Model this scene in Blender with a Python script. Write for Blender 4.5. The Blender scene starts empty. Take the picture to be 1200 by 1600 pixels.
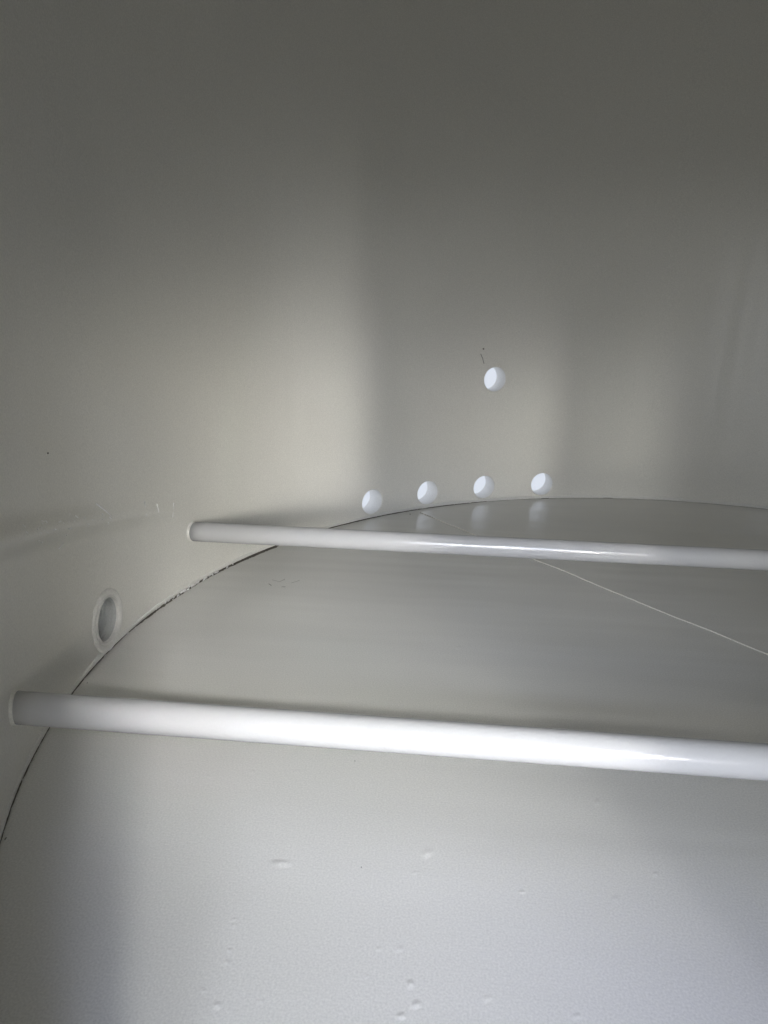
import bpy, bmesh, math, random
from mathutils import Vector, Matrix
from mathutils.geometry import delaunay_2d_cdt

S = 0.45                       # inner radius of the tank in metres; shapes below are in radii
rad = math.radians
scene = bpy.context.scene
COL = scene.collection

# ---------------------------------------------------------------- camera
cam_data = bpy.data.cameras.new('camera')
cam = bpy.data.objects.new('camera', cam_data)
COL.objects.link(cam)
scene.camera = cam
CAM = Vector((-0.5238, -0.901, 0.5026))
yaw, pitch, roll, fpx = -0.0874, -0.2909, 0.0219, 1132.4
fw = Vector((math.sin(yaw)*math.cos(pitch), math.cos(yaw)*math.cos(pitch), math.sin(pitch)))
r0 = Vector((math.cos(yaw), -math.sin(yaw), 0)); u0 = r0.cross(fw)
cr = r0*math.cos(roll) + u0*math.sin(roll)
cu = -r0*math.sin(roll) + u0*math.cos(roll)
M = Matrix((cr, cu, -fw)).transposed().to_4x4()
M.translation = CAM*S
cam.matrix_world = M
cam_data.sensor_fit = 'VERTICAL'
cam_data.sensor_height = 32.0
cam_data.lens = fpx/1600*32.0
cam_data.clip_start = 0.005
cam_data.clip_end = 50

# ---------------------------------------------------------------- world and lamps
world = bpy.data.worlds.new('World'); scene.world = world
world.use_nodes = True
bg = world.node_tree.nodes['Background']
bg.inputs['Color'].default_value = (0.72, 0.77, 0.86, 1)
bg.inputs['Strength'].default_value = 1.0

def lamp(name, loc, target, sx, sy, power, color, spread=180):
    d = bpy.data.lights.new(name, 'AREA')
    d.shape = 'RECTANGLE'; d.size = sx*S; d.size_y = sy*S
    d.energy = power*S*S; d.color = color; d.spread = rad(spread)
    o = bpy.data.objects.new(name, d); COL.objects.link(o)
    o.location = Vector(loc)*S
    dirv = (Vector(target) - Vector(loc)).normalized()
    o.rotation_euler = dirv.to_track_quat('-Z', 'Y').to_euler()
    return o

# lamps added outside the doorway in place of sky light, fitted patch by patch
lamp('added_daylight', (-0.1,-2.1,1.15), (-0.75,-0.05,0), 0.12, 0.12, 0.400, (0.97, 0.97, 0.96), 22)
lamp('added_daylight', (0.14,-2.09,0.6), (-0.6,0.8,0.2), 0.05, 0.4, 0.150, (1.00, 0.98, 0.95), 24)
lamp('added_daylight', (-0.2,-2.1,0.9), (-0.45,0.1,0), 0.1, 0.1, 0.148, (0.82, 0.87, 1.00), 20)
lamp('added_daylight', (0.41,-2.02,0.6), (-0.9,0.3,0.2), 0.07, 0.4, 0.350, (1.00, 0.96, 0.86), 22)
lamp('added_daylight', (-0.4,-2.1,0.55), (-0.4,0,0.2), 0.14, 0.15, 3.9, (0.93, 0.95, 1.00), 180)
lamp('added_daylight', (-0.02,-2.1,0.75), (0.02,1,0.2), 0.10, 0.5, 0.165, (1.00, 0.98, 0.93), 18)
lamp('added_daylight', (0.41,-2.02,0.45), (-0.55,0.8,0.2), 0.04, 0.7, 0.46, (1.00, 0.98, 0.93), 36)
lamp('added_daylight', (-0.4,-2.1,0.72), (-0.4,0,0.2), 0.14, 0.15, 3.7, (0.74, 0.82, 1.00), 180)
lamp('added_daylight', (-0.1,-1.7,1.2), (-0.68,-0.42,0), 0.1, 0.1, 0.095, (0.80, 0.86, 1.00), 26)
lamp('added_daylight', (-0.2,-2.1,0.62), (-0.62,-0.1,0.1), 0.1, 0.1, 0.085, (1.00, 1.00, 1.00), 25)
lamp('added_daylight', (0.1,-2.1,0.8), (-0.74,0.05,0), 0.1, 0.1, 0.042, (1.00, 0.98, 0.90), 16)
lamp('added_daylight', (0.385,-2.03,0.6), (-0.70,0.70,0.2), 0.045, 0.5, 0.180, (1.00, 0.96, 0.92), 18)
lamp('added_daylight', (0.13,-2.09,0.66), (-0.30,0.95,0.2), 0.05, 0.5, 0.155, (1.00, 0.97, 0.90), 15)
lamp('added_daylight', (0.0,-2.1,0.9), (-0.4,0,0.2), 0.14, 0.15, 2.5, (0.38, 0.55, 1.00), 180)
lamp('added_daylight', (-0.05,-1.7,1.2), (-0.36,-0.50,0), 0.12, 0.12, 0.16, (0.22, 0.30, 1.00), 34)  # added blue lamp that tints the front of the floor
lamp('added_daylight', (-0.15,-2.1,0.15), (-0.45,0.9,0.6), 0.2, 0.15, 1.5, (1.00, 0.97, 0.90), 180)  # added low lamp that lifts the upper wall
lamp('added_daylight', (0,-2.1,1.2), (-0.7,-0.05,0), 0.1, 0.1, 0.022, (1.00, 0.98, 0.86), 16)
lamp('added_daylight', (-0.02,-2.1,0.3), (-0.05,1,0.15), 0.07, 0.2, 0.020, (1.00, 0.97, 0.81), 13)
lamp('added_daylight', (-0.12,-2.1,0.55), (-0.4,0,0.2), 0.14, 0.15, 0.512, (1.00, 0.92, 0.90), 180)
lamp('added_daylight', (-0.50,-1.10,0.565), (-0.5,0,0.1), 0.22, 0.05, 0.5, (0.95,0.97,1.00), 80)
lamp('added_daylight', (0.05,-2.1,1.10), (-0.83,-0.27,0.09), 0.1, 0.1, 0.05, (1,0.98,0.95), 9)  # added beam that brightens the left end of the near bar

scene.view_settings.view_transform = 'Standard'
scene.view_settings.look = 'None'
scene.view_settings.exposure = 0
scene.view_settings.gamma = 1
scene.render.engine = 'CYCLES'
scene.cycles.use_denoising = True
scene.cycles.max_bounces = 12
scene.cycles.diffuse_bounces = 8
scene.cycles.glossy_bounces = 6
scene.cycles.caustics_reflective = False
scene.cycles.blur_glossy = 1.0
scene.cycles.sample_clamp_indirect = 2

# ---------------------------------------------------------------- materials
def painted(name, col, rough, bump_scale, bump_str, coat=0.0, wave=0.0, mottled=0.05, spec=0.5, fine=0.17, wscale=(14, 14, 0.5)):
    m = bpy.data.materials.new(name); m.use_nodes = True
    nt = m.node_tree; N = nt.nodes; L = nt.links
    b = N['Principled BSDF']
    tc = N.new('ShaderNodeTexCoord')
    n1 = N.new('ShaderNodeTexNoise'); n1.inputs['Scale'].default_value = 9
    n1.inputs['Detail'].default_value = 5
    L.new(tc.outputs['Object'], n1.inputs['Vector'])
    ramp = N.new('ShaderNodeMapRange')
    ramp.inputs['From Min'].default_value = 0.0; ramp.inputs['From Max'].default_value = 1.0
    ramp.inputs['To Min'].default_value = 1-mottled; ramp.inputs['To Max'].default_value = 1+mottled
    L.new(n1.outputs['Fac'], ramp.inputs['Value'])
    mul = N.new('ShaderNodeVectorMath'); mul.operation = 'SCALE'
    mul.inputs[0].default_value = col
    nf = N.new('ShaderNodeTexNoise'); nf.inputs['Scale'].default_value = 1150
    nf.inputs['Detail'].default_value = 1
    L.new(tc.outputs['Object'], nf.inputs['Vector'])
    rf = N.new('ShaderNodeMapRange')
    rf.inputs['To Min'].default_value = 1-fine; rf.inputs['To Max'].default_value = 1+fine
    L.new(nf.outputs['Fac'], rf.inputs['Value'])
    mm = N.new('ShaderNodeMath'); mm.operation = 'MULTIPLY'
    L.new(ramp.outputs['Result'], mm.inputs[0]); L.new(rf.outputs['Result'], mm.inputs[1])
    L.new(mm.outputs['Value'], mul.inputs['Scale'])
    L.new(mul.outputs['Vector'], b.inputs['Base Color'])
    b.inputs['Specular IOR Level'].default_value = spec
    rr = N.new('ShaderNodeMapRange')
    rr.inputs['From Min'].default_value = 0.0; rr.inputs['From Max'].default_value = 1.0
    rr.inputs['To Min'].default_value = rough*0.9; rr.inputs['To Max'].default_value = rough*1.12
    L.new(n1.outputs['Fac'], rr.inputs['Value']); L.new(rr.outputs['Result'], b.inputs['Roughness'])
    b.inputs['Coat Weight'].default_value = coat; b.inputs['Coat Roughness'].default_value = 0.12
    n2 = N.new('ShaderNodeTexNoise'); n2.inputs['Scale'].default_value = bump_scale
    n2.inputs['Detail'].default_value = 3
    L.new(tc.outputs['Object'], n2.inputs['Vector'])
    bp = N.new('ShaderNodeBump'); bp.inputs['Strength'].default_value = bump_str
    bp.inputs['Distance'].default_value = 0.0006
    L.new(n2.outputs['Fac'], bp.inputs['Height'])
    last = bp
    if wave:
        mp = N.new('ShaderNodeMapping'); mp.inputs['Scale'].default_value = wscale
        L.new(tc.outputs['Object'], mp.inputs['Vector'])
        n3 = N.new('ShaderNodeTexNoise'); n3.inputs['Scale'].default_value = 1
        n3.inputs['Detail'].default_value = 2
        L.new(mp.outputs['Vector'], n3.inputs['Vector'])
        b2 = N.new('ShaderNodeBump'); b2.inputs['Strength'].default_value = wave
        b2.inputs['Distance'].default_value = 0.004
        L.new(n3.outputs['Fac'], b2.inputs['Height']); L.new(bp.outputs['Normal'], b2.inputs['Normal'])
        last = b2
    L.new(last.outputs['Normal'], b.inputs['Normal'])
    return m

M_WALL  = painted('wall_paint', (0.735, 0.722, 0.672), 0.30, 900, 0.12, wave=0.8)
M_FLOOR = painted('floor_paint', (0.735, 0.728, 0.692), 0.19, 600, 0.05, spec=0.65, wave=0.35, wscale=(3.5, 24, 1))
M_ROD   = painted('gloss_white_paint', (0.57, 0.57, 0.575), 0.17, 700, 0.25, coat=0.35, mottled=0.01, fine=0.02)
M_LINER = painted('white_sleeve_paint', (0.80, 0.80, 0.79), 0.4, 800, 0.1, mottled=0.01)
M_METAL = painted('dull_socket_metal', (0.42, 0.43, 0.42), 0.38, 500, 0.4)
M_BEAD  = painted('weld_bead_paint', (0.70, 0.69, 0.655), 0.45, 260, 0.9)
M_CRACK = painted('dark_gap_dirt', (0.13, 0.118, 0.10), 0.9, 900, 0.8, mottled=0.4)
M_FLAKE = painted('paint_flake', (0.88, 0.87, 0.85), 0.5, 700, 0.4)
M_SCRATCH = painted('pale_scratch', (0.92, 0.92, 0.92), 0.5, 700, 0.2)
M_THREAD = painted('pale_thread', (0.80, 0.78, 0.72), 0.6, 900, 0.2)
M_SMUDGE = painted('scuff_grey', (0.20, 0.19, 0.17), 0.7, 900, 0.4, mottled=0.3)

# ---------------------------------------------------------------- helpers
def link_mesh(name, verts, faces, mat, parent=None, smooth=True, normals=None):
    me = bpy.data.meshes.new(name)
    me.from_pydata([tuple(Vector(v)*S) for v in verts], [], faces)
    me.validate(); me.update()
    me.materials.append(mat)
    for p in me.polygons: p.use_smooth = smooth
    if normals is not None: me.normals_split_custom_set_from_vertices([tuple(n) for n in normals])
    o = bpy.data.objects.new(name, me); COL.objects.link(o)
    if parent: o.parent = parent
    return o

def cyl(a, z, R=1.0):                   # a = angle from +y, clockwise seen from above
    return (R*math.sin(a), R*math.cos(a), z)

def tube(pts, radii, seg=14, close=False, caps=True):
    V, F = [], []
    n = len(pts)
    for i, p in enumerate(pts):
        p = Vector(p)
        a = Vector(pts[i-1 if (i or close) else i]); b = Vector(pts[(i+1) % n if (i < n-1 or close) else i])
        t = (b-a).normalized()
        up = Vector((0, 0, 1)) if abs(t.z) < 0.9 else Vector((1, 0, 0))
        s = t.cross(up).normalized(); w = s.cross(t)
        rr = radii[i] if hasattr(radii, '__len__') else radii
        for k in range(seg):
            th = 2*math.pi*k/seg
            V.append(p + s*rr*math.cos(th) + w*rr*math.sin(th))
    m = n if close else n-1
    for i in range(m):
        j = (i+1) % n
        for k in range(seg):
            l = (k+1) % seg
            F.append((i*seg+k, i*seg+l, j*seg+l, j*seg+k))
    if caps and not close:
        F.append(tuple(range(seg))[::-1]); F.append(tuple((n-1)*seg+k for k in range(seg)))
    return V, F

def pix_ray(px, py):                    # only used to measure where marks lie on the real surfaces
    return (fw + cr*((px-600)/fpx) - cu*((py-800)/fpx)).normalized()
def on_floor(px, py):
    d = pix_ray(px, py); t = -CAM.z/d.z; return CAM + d*t
def on_wall(px, py):
    d = pix_ray(px, py)
    a = d.x**2+d.y**2; b = CAM.x*d.x+CAM.y*d.y; c = CAM.x**2+CAM.y**2-1
    t = (-b+math.sqrt(b*b-a*c))/a; p = CAM+d*t
    return math.atan2(p.x, p.y), p.z

# ---------------------------------------------------------------- tank
T = 0.050                               # wall thickness
HT = 1.62
HR = 0.0291
HOLES = [(-0.7661+0.1625*i, 0.0355+0.003, HR) for i in range(4)] + [(-0.4294, 0.3106, HR)]
PORT = (-1.5589, 0.0436+0.004, 0.0325)
LIP = 1.11

tank = bpy.data.objects.new('tank', None); COL.objects.link(tank)
tank['label'] = 'greyish white painted round steel tank seen from inside, two white bars crossing its floor'
tank['category'] = 'tank'

# doorway behind the camera, angles measured like the holes
DOOR_L, DOOR_R = rad(-140), rad(-180)
DOOR_Z0, DOOR_Z1 = 0.0, 0.61

def dent(a, z):
    """height and slopes of the soft hammered ridge that runs along the left wall"""
    d = math.degrees(a)
    zl = 0.257 - 0.0039*(d+104.4)
    m = 1/(1+math.exp((d+83)/4.0)) * 1/(1+math.exp(-(d+150)/6.0))
    s = 0.0170
    q = (z-zl)/s
    h = 0.0135*m*math.exp(-q*q)
    return h, h*(-2*q/s)
def cylinder_sheet(R, inward):
    loops = [(a, z, r*LIP) for a, z, r in HOLES] + [(PORT[0], PORT[1], PORT[2])]
    pts, edges = [], []
    a0, a1 = rad(-180), rad(180)
    na, zs = 240, [0.0]
    while zs[-1] < HT-1e-6: zs.append(min(HT, zs[-1]+0.045))
    def inhole(a, z, k):
        return any((a-h[0])**2+(z-h[1])**2 < (h[2]*k)**2 for h in loops)
    for i in range(na+1):
        a = a0+(a1-a0)*i/na
        for z in zs:
            if not inhole(a, z, 1.12): pts.append(Vector((a, z)))
    if inward:
        for i in range(60):
            a = rad(-128+i*1.0+.4)
            zc = 0.257 - 0.0039*(math.degrees(a)+104.4)
            for j in range(-9, 10):
                z = zc+j*0.0045
                if z > 0.01 and not inhole(a, z, 1.4): pts.append(Vector((a, z)))
    for a, z, r in loops:
        n0 = len(pts)
        for k in range(64):
            t = 2*math.pi*k/64; pts.append(Vector((a+r*math.cos(t), z+r*math.sin(t))))
            edges.append((n0+k, n0+(k+1) % 64))
        for k in range(48):
            t = 2*math.pi*k/48
            if z+r*1.25*math.sin(t) > 0.001:
                pts.append(Vector((a+r*1.25*math.cos(t), z+r*1.25*math.sin(t))))
    dn = len(pts)
    # doorway outline
    dd = [(DOOR_L, DOOR_Z0-0.0), (DOOR_L, DOOR_Z1)]
    v2, e2, f2, _, _, _ = delaunay_2d_cdt(pts, edges, [], 0, 1e-7)
    F = []
    for f in f2:
        c = sum((v2[i] for i in f), Vector((0, 0)))/len(f)
        if inhole(c.x, c.y, 0.995): continue
        if DOOR_R <= c.x <= DOOR_L and DOOR_Z0 <= c.y <= DOOR_Z1: continue
        F.append(tuple(f) if inward else tuple(f)[::-1])
    return v2, F

def build_wall():
    V, F, NN = [], [], []
    for R, inward in ((1.0, True), (1.0+T, False)):
        v2, f2 = cylinder_sheet(R, inward)
        b = len(V)
        for v in v2:
            s = -1 if inward else 1
            h, dz = dent(v.x, v.y) if inward else (0, 0)
            V.append(cyl(v.x, v.y, R-h))
            NN.append(tuple(Vector((s*math.sin(v.x), s*math.cos(v.x), -dz)).normalized()))
        F += [tuple(b+i for i in f) for f in f2]
    # door jambs, lintel, top rim
    def quad(a, b, c, d):
        n = len(V); p = [Vector(x) for x in (a, b, c, d)]
        V.extend(p); nn = (p[1]-p[0]).cross(p[2]-p[0]).normalized()
        NN.extend([nn]*4); F.append((n, n+1, n+2, n+3))
    R1 = 1+T
    zt = 0.615
    quad(cyl(DOOR_L, 0), cyl(DOOR_L, 0, R1), cyl(DOOR_L, zt, R1), cyl(DOOR_L, zt))
    quad(cyl(DOOR_R, 0, R1), cyl(DOOR_R, 0), cyl(DOOR_R, zt), cyl(DOOR_R, zt, R1))
    for i in range(40):
        a, b = DOOR_R+(DOOR_L-DOOR_R)*i/40, DOOR_R+(DOOR_L-DOOR_R)*(i+1)/40
        quad(cyl(a, zt), cyl(b, zt), cyl(b, zt, R1), cyl(a, zt, R1))
    for i in range(240):
        a, b = 2*math.pi*i/240, 2*math.pi*(i+1)/240
        quad(cyl(a, HT, R1), cyl(b, HT, R1), cyl(b, HT), cyl(a, HT))
    return link_mesh('wall', V, F, M_WALL, tank, normals=NN)
wall = build_wall()
wall['label'] = 'curved greyish wall with a row of four round holes above the floor and one higher hole'

def lathe_on_wall(a, z, prof, seg=64, sign=1):
    """prof: list of (radius, outward depth) swept round a hole axis, following the curved wall"""
    V, F = [], []
    for r, d in prof:
        for k in range(seg):
            t = 2*math.pi*k/seg
            u, v = r*math.cos(t), r*math.sin(t)
            x, y, _ = cyl(a+u, 0, 1.0)
            nx, ny = math.sin(a), math.cos(a)
            V.append((x+nx*d, y+ny*d, z+v))
    n = len(prof)
    for i in range(n-1):
        for k in range(seg):
            l = (k+1) % seg
            F.append((i*seg+k, (i+1)*seg+k, (i+1)*seg+l, i*seg+l))
    return V, F

for a, z, r in HOLES:                   # bore of each drilled hole with its paint-rounded lip
    prof = []
    for i in range(7):
        t = i/6*math.pi/2
        prof.append((r*LIP - (LIP-1)*r*math.sin(t), (LIP-1)*r*(1-math.cos(t))*1.0))
    prof += [(r*1.0, 0.02), (r, T-0.004), (r, T-0.001)]
    V, F = lathe_on_wall(a, z, prof)
    o = link_mesh('hole_bore', V, F, M_LINER, wall)
    o.data.materials.append(M_WALL)
    for p in o.data.polygons:
        if p.index < 5*64: p.material_index = 1

# lid and floor of the tank
def disc(z, R, flip, name, mat, rings=1):
    V = [(0, 0, z)]; F = []
    for j in range(1, rings+1):
        for k in range(192):
            t = 2*math.pi*k/192; V.append((R*j/rings*math.sin(t), R*j/rings*math.cos(t), z))
    for k in range(192):
        f = (0, 1+(k+1) % 192, 1+k); F.append(f if not flip else f[::-1])
    for j in range(1, rings):
        for k in range(192):
            a = 1+(j-1)*192+k; b = 1+(j-1)*192+(k+1) % 192
            f = (a, b, b+192, a+192); F.append(f if not flip else f[::-1])
    return V, F
V, F = disc(HT+0.002, 1+T, True, 'lid', M_WALL)
V2, F2 = disc(HT+0.03, 1+T, False, 'lid', M_WALL)
n = len(V); V += V2; F += [tuple(i+n for i in f) for f in F2]
for k in range(192):
    l = (k+1) % 192; F.append((1+k, 1+l, n+1+l, n+1+k))
link_mesh('lid', V, F, M_WALL, tank, smooth=False)

# floor plate: disc whose rim stops just short of the wall, with a rough edge
random.seed(3)
def rim_gap(a):
    """width of the open joint between floor plate and wall"""
    d = math.degrees(a)
    g = 0.0018 + 0.0009*math.sin(9*a+1) + 0.0007*math.sin(23*a+2)
    if -78 < d < -52: g += 0.0055*math.exp(-((d+63)/8)**2)
    if d < -84: g *= 0.3
    if d > -38: g *= max(0.12, 0.8-(d+38)/25)
    return max(g, 0.0003)
V, F, NN = [], [], []
NA = 1440
Rs = [0.2, 0.5, 0.8, 0.95, None, None]
V.append((0, 0, 0)); NN.append((0, 0, 1))
rimj = [random.gauss(0, 1) for _ in range(NA)]
rimj = [(rimj[i-1]+2*rimj[i]+rimj[(i+1) % NA])/4 for i in range(NA)]
for j in range(6):
    for k in range(NA):
        a = 2*math.pi*k/NA - math.pi
        g = rim_gap(a) + 0.0006*rimj[k]
        if j < 4: R, z = Rs[j], 0
        elif j == 4: R, z = 1-g-0.0012, 0
        else: R, z = 1-g, -0.0012
        V.append((R*math.sin(a), R*math.cos(a), z)); NN.append((0, 0, 1))
# lower edge of plate
for k in range(NA):
    x, y, z = V[1+5*NA+k]; V.append((x, y, -0.03)); NN.append((math.sin(math.atan2(x, y)), math.cos(math.atan2(x, y)), 0))
for k in range(NA):
    F.append((0, 1+(k+1) % NA, 1+k))
for j in range(6):
    for k in range(NA):
        a = 1+j*NA+k; b = 1+j*NA+(k+1) % NA
        F.append((a, b, b+NA, a+NA))
# paint blisters and runs: small smooth swellings of the floor paint, (pixel x, y, half width, half depth, height)
bl = [(440,1349,17,7,1.0),(668,1333,11,8,.7),(648,1364,6,4,.7),(366,1437,7,4,.7),(366,1447,8,5,.6),
      (359,1485,6,4,.9),(355,1504,8,6,.7),(317,1548,9,6,.5),(339,1571,9,6,.7),(408,1565,7,5,.6),
      (592,1483,7,4,.5),(625,1483,9,6,.6),(642,1538,9,7,.8),(650,1570,10,7,.8),(574,1526,6,4,.5),
      (464,1206,8,5,.6),(326,1213,7,3,.6),(394,1206,6,3,.5),(933,1254,6,5,.8),(1024,1366,6,4,.7),
      (815,1394,7,3,.6),(962,1405,9,6,.5),(762,1560,10,7,.5),(901,1588,9,6,.5),(626,1588,10,6,.7),
      (582,1225,5,3,.5),(720,1120,6,3,.5),(890,1128,5,3,.5),(716,1012,6,3,.5),(520,1290,5,3,.4),
      (548,1389,3,2,.5),(760,1185,5,3,.3)]
for px, py, hw, hd, hh in bl:
    c = on_floor(px, py)
    ex = (on_floor(px+hw, py)-c); ey = (on_floor(px, py-hd)-c)
    n0 = len(V); RN, SN = 9, 24
    H = 0.0009*hh*(ex.length/0.006)**0.5
    asym = random.uniform(-.3, .3)
    for j in range(RN+1):
        q = j/RN
        for k in range(SN):
            t = 2*math.pi*k/SN
            w = 1+0.18*math.sin(2*t+asym*9)+0.1*math.sin(3*t+px)
            p = c + ex*q*w*1.3*math.cos(t) + ey*q*w*1.3*math.sin(t)
            V.append((p.x, p.y, H*(math.exp(-3.2*q*q)-math.exp(-3.2))+(0 if j < RN else -0.0002)))
            gr = H*math.exp(-3.2*q*q)*6.4*q
            nv = Vector((math.cos(t)*gr/(ex.length*1.3), math.sin(t)*gr/(ey.length*1.3), 1)).normalized()
            NN.append(tuple(nv))
    for j in range(RN):
        for k in range(SN):
            l = (k+1) % SN
            F.append((n0+j*SN+k, n0+(j+1)*SN+k, n0+(j+1)*SN+l, n0+j*SN+l))
floor = link_mesh('floor_plate', V, F, M_FLOOR, tank, normals=NN)
floor['label'] = 'flat greyish painted bottom plate with small paint blisters'

# underside of the tank, closing the joint from below
V, F = disc(-0.034, 1+T, False, '', None); V2, F2 = disc(-0.06, 1+T, True, '', None)
n = len(V); V += V2; F += [tuple(i+n for i in f) for f in F2]
for k in range(192):
    l = (k+1) % 192; F.append((1+l, 1+k, n+1+k, n+1+l))
for k in range(192):                    # wall skirt below the floor level
    l = (k+1) % 192; t0 = 2*math.pi*k/192; t1 = 2*math.pi*(k+1)/192
    n = len(V); V += [cyl(t0, 0), cyl(t1, 0), cyl(t1, -0.034), cyl(t0, -0.034)]; F.append((n, n+1, n+2, n+3))
    n = len(V); V += [cyl(t0, 0, 1+T), cyl(t1, 0, 1+T), cyl(t1, -0.034, 1+T), cyl(t0, -0.034, 1+T)]; F.append((n+3, n+2, n+1, n))
link_mesh('underside', V, F, M_CRACK, tank, smooth=False)

# dark joint under the rim: a narrow ledge of dirt seen through the gap
V, F = [], []
for k in range(NA):
    a = 2*math.pi*k/NA - math.pi
    V += [cyl(a, -0.006, 0.975), cyl(a, -0.006, 1.0)]
for k in range(NA):
    a = 2*k; b = 2*((k+1) % NA); F.append((a, a+1, b+1, b))
# ragged dirt lip climbing the edge of the joint
random.seed(8)
segs = []
a = rad(-112)
while a < rad(-5):
    d = math.degrees(a)
    L = rad(random.uniform(0.6, 2.6))
    dens = 1.0 if d < -80 else (0.97 if d < -50 else (0.85 if d < -28 else 0.3))
    if random.random() < dens: segs.append((a, a+L))
    a += L*random.uniform(0.9, 1.15)
for a, b in segs:
    n0 = len(V); m = 12
    d = math.degrees(a)
    wmax = 0.0030+rim_gap(a)*1.0 if d < -45 else 0.0026
    if d < -85: wmax = 0.0014
    for i in range(m+1):
        t = i/m; aa = a+(b-a)*t
        w = wmax*(0.45+0.55*max(0,math.sin(math.pi*t))**.4)*random.uniform(.72, 1.05)
        V += [cyl(aa, 0.0011+0.0004*random.random(), 0.9985), cyl(aa, 0.0006, 1-0.0012-w)]
    for i in range(m):
        F.append((n0+2*i, n0+2*i+1, n0+2*i+3, n0+2*i+2))
link_mesh('joint_dirt', V, F, M_CRACK, tank, smooth=False)

# cracked paint fillet above the joint
random.seed(12)
V, F = [], []
NB = 700
for i in range(NB+1):
    a = rad(-125) + rad(175)*i/NB; d = math.degrees(a)
    r = 0.0032 + 0.0007*math.sin(31*a) + 0.0006*random.random()
    if -80 < d < -45: r *= 0.8
    off = 0.004 if d < -30 else 0.0028
    base = cyl(a, 0, 1)
    nx, ny = math.sin(a), math.cos(a)
    for k in range(7):
        t = k/6*math.pi/2
        # quarter-round hugging the wall, its foot lifted where the joint is open
        rr = r*0.55*math.cos(t)
        V.append((base[0]-nx*rr, base[1]-ny*rr, off*0.6+r*math.sin(t)*1.6))
for i in range(NB):
    for k in range(6):
        a = i*7+k; F.append((a, a+7, a+8, a+1))
link_mesh('paint_fillet', V, F, M_BEAD, tank)

# flakes of peeling paint standing in the joint
random.seed(21)
for _ in range(40):
    a = rad(random.gauss(-75.5, 2.6)) if _ < 30 else rad(random.uniform(-92, -62))
    w = random.uniform(.003, .009); h = random.uniform(.0014, .0036)
    V = []; tw = random.uniform(-.3, .9)
    R = 1-random.uniform(.001, .006)
    rim = ((0, .0012, 0), (w*.5, .0010, .0006), (w, .0012, .0008), (w*.85, h+.0012, -h*tw), (w*.45, h*1.15+.0012, -h*tw), (w*.1, h*.6+.0012, -h*tw*.8))
    for q, zz, dr in rim: V.append(cyl(a+q, zz, R-.0004+dr))
    for q, zz, dr in rim: V.append(cyl(a+q, zz-.0002, R-.0011+dr))
    F = [tuple(range(6)), tuple(range(11, 5, -1))] + [(i, i+6, (i+1) % 6+6, (i+1) % 6) for i in range(6)]
    link_mesh('paint_flake', V, F, M_FLAKE, tank, smooth=False)

# ---------------------------------------------------------------- crossbars
RB = 0.0172
def crossbar(y, z, label):
    x = math.sqrt(1-y*y)
    pts = [(-x-0.004+(2*x+.008)*i/60, y, z) for i in range(61)]
    V, F = tube(pts, RB, 48)
    o = link_mesh('crossbar', V, F, M_ROD, tank)
    o['label'] = label
    # thin paint collar where the bar meets the wall, on both ends
    for s in (-1, 1):
        V, F = [], []
        prof = [(RB+0.0012, 0.0), (RB+0.0010, 0.0006), (RB+0.0004, 0.0016), (RB+.0001, 0.0042), (RB-.001, .0042)]
        for r, h in prof:
            for k in range(64):
                t = 2*math.pi*k/64
                yy = y+r*math.cos(t); zz = z+r*math.sin(t)
                xx = math.sqrt(max(0, 1-yy*yy))
                V.append((s*(xx-h), yy, zz))
        for i in range(4):
            for k in range(64):
                l = (k+1) % 64; F.append((i*64+k, i*64+l, (i+1)*64+l, (i+1)*64+k))
        link_mesh('paint_collar', V, F, M_WALL, o)
    return o
crossbar(0.272, 0.0981, 'far white bar, smaller in view, below the row of holes')
crossbar(-0.2729, 0.0822, 'near white bar, thicker in view, across the lower half')

# ---------------------------------------------------------------- threaded socket in the left wall
pa, pz, pr = PORT
prof = [(pr*1.02, -0.0018), (pr*0.99, -0.002), (pr*0.955, -0.001)]
V, F = lathe_on_wall(pa, pz, [(pr*1.10, 0.001), (pr*1.09, -0.0022), (pr*1.04, -0.0034), (pr*1.01, -0.0032), (pr*0.985, -0.001), (pr*0.98, 0.003)])
sock = link_mesh('socket', V, F, M_BEAD, tank)
sock['label'] = 'round threaded pipe socket in the left wall beside the joint'
V, F = [], []
th = [(pr*0.98, 0.002)]
d = 0.004
while d < 0.075:
    th += [(pr*0.965, d+0.0014), (pr*0.925, d+0.0028), (pr*0.965, d+0.0042)]; d += 0.0056
V, F = lathe_on_wall(pa, pz, th)
n0 = len(V); nv = math.sin(pa), math.cos(pa)
link_mesh('thread_ridges', V, F, M_METAL, sock)
V, F = lathe_on_wall(pa, pz, [(pr*0.97, 0.078), (pr*0.5, 0.0782), (0.0002, 0.0783)])
link_mesh('socket_plug', V, F, M_METAL, sock)
# lumpy weld bead round the socket
random.seed(5)
V, F = [], []
SG, RG = 120, 10
for k in range(SG):
    t = 2*math.pi*k/SG
    lump = 1+0.07*math.sin(t*11)+0.06*math.sin(t*23+1)+random.uniform(-.03, .03)
    rc = pr*(1.22 + (0.10 if math.sin(t) < -.3 else 0)*(-math.sin(t)))
    br = 0.0052*lump
    for j in range(RG):
        s = math.pi*j/(RG-1)
        rr = rc+br*1.1*math.cos(s); dd = -br*0.65*math.sin(s)+0.0004
        V.append((*[c for c in cyl(pa+rr*math.cos(t), 0)[:2]], pz+rr*math.sin(t)))
        x, y, z = V[-1]; V[-1] = (x+nv[0]*dd, y+nv[1]*dd, max(z, 0.0005))
for k in range(SG):
    l = (k+1) % SG
    for j in range(RG-1):
        F.append((k*RG+j, k*RG+j+1, l*RG+j+1, l*RG+j))
link_mesh('weld_bead', V, F, M_BEAD, sock)

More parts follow.
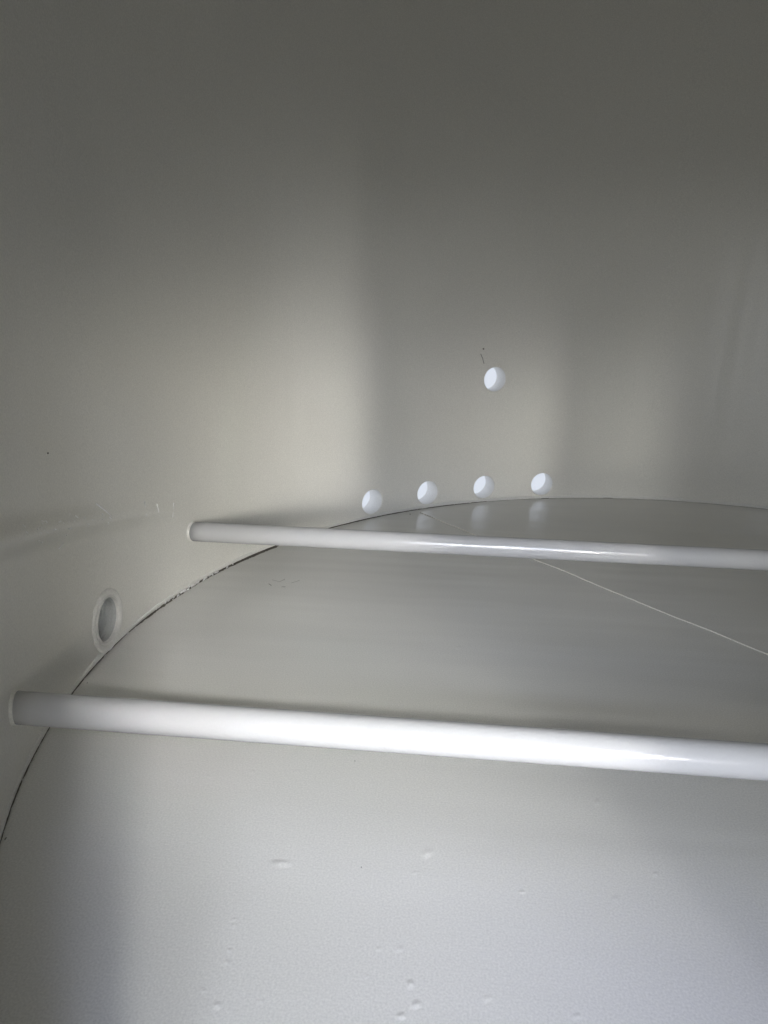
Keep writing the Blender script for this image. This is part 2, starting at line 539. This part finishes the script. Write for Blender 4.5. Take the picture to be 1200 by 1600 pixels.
# ---------------------------------------------------------------- marks on the wall and floor
def wall_mark(pts, w, h=0.0006):
    """thin raised streak following the wall through pixel-measured points"""
    out = [on_wall(*p) for p in pts]
    P = [Vector(cyl(a, z, 0.9996-dent(a, z)[0])) for a, z in out]
    return tube(P, w, 6)
def merge(parts):
    V, F = [], []
    for v, f in parts:
        n = len(V); V += v; F += [tuple(i+n for i in q) for q in f]
    return V, F
for v, f in [wall_mark([(751,553),(754,560),(756,568)], 0.0008), wall_mark([(755,544),(755.5,546)], 0.0020), wall_mark([(74,707),(74.5,709)], 0.0010)]:
    link_mesh('scuff', v, f, M_SMUDGE, wall)
random.seed(44)
marks = []
for _ in range(34):
    x = random.choice([random.gauss(55, 14), random.gauss(95, 25), random.gauss(125, 18)])
    y = 830-(x-50)*0.19+random.gauss(0, 9)
    a = random.uniform(0, math.pi); l = random.uniform(1, 5)
    marks.append(wall_mark([(x, y), (x+l*math.cos(a), y-l*math.sin(a))], random.uniform(.0003, .0007)))
for p in [[(148,787),(158,799),(163,806)],[(96,849),(90,857)],[(224,783),(223,806)],[(243,787),(244,800)],[(270,785),(268,808)]]:
    marks.append(wall_mark(p, .0008))
for v, f in marks: link_mesh('scratch', v, f, M_SCRATCH, wall)
parts = []
for p, w in [([(425,906),(437,909),(445,905)], .0006), ([(440,917),(446,917)], .0010), ([(455,911),(468,907)], .0005),
             ([(640,803.5),(641.5,803.5)], .0030), ([(8,1310.5),(9.5,1310.5)], .0018), ([(554,1189),(555,1189)], .0014),
             ([(136,1067),(137,1067)], .0012), ([(564,1355),(565,1355)], .0010), ([(420,912),(424,915)], .0008)]:
    P = [Vector((on_floor(*q).x, on_floor(*q).y, 0.0002)) for q in p]
    v, f = tube(P, w, 6)
    v = [Vector((q.x, q.y, q.z*0.3)) for q in v]
    parts.append((v, f))
for v, f in parts: link_mesh('speck', v, f, M_SMUDGE, floor)

# thin pale thread lying across the floor
random.seed(2)
A, B = on_floor(655, 801), on_floor(1330, 1077)
P = []
for i in range(81):
    t = i/80; p = A.lerp(B, t)
    w = 0.0011*math.sin(t*17)+0.0008*math.sin(t*41+1)+random.gauss(0, .00025)
    P.append((p.x+w*0.6, p.y+w, 0.0010))
V, F = tube(P, 0.0010, 8)
th = link_mesh('thread', V, F, M_THREAD)
th['label'] = 'thin pale thread lying diagonally across the tank floor, passing under the far white bar'
th['category'] = 'thread'
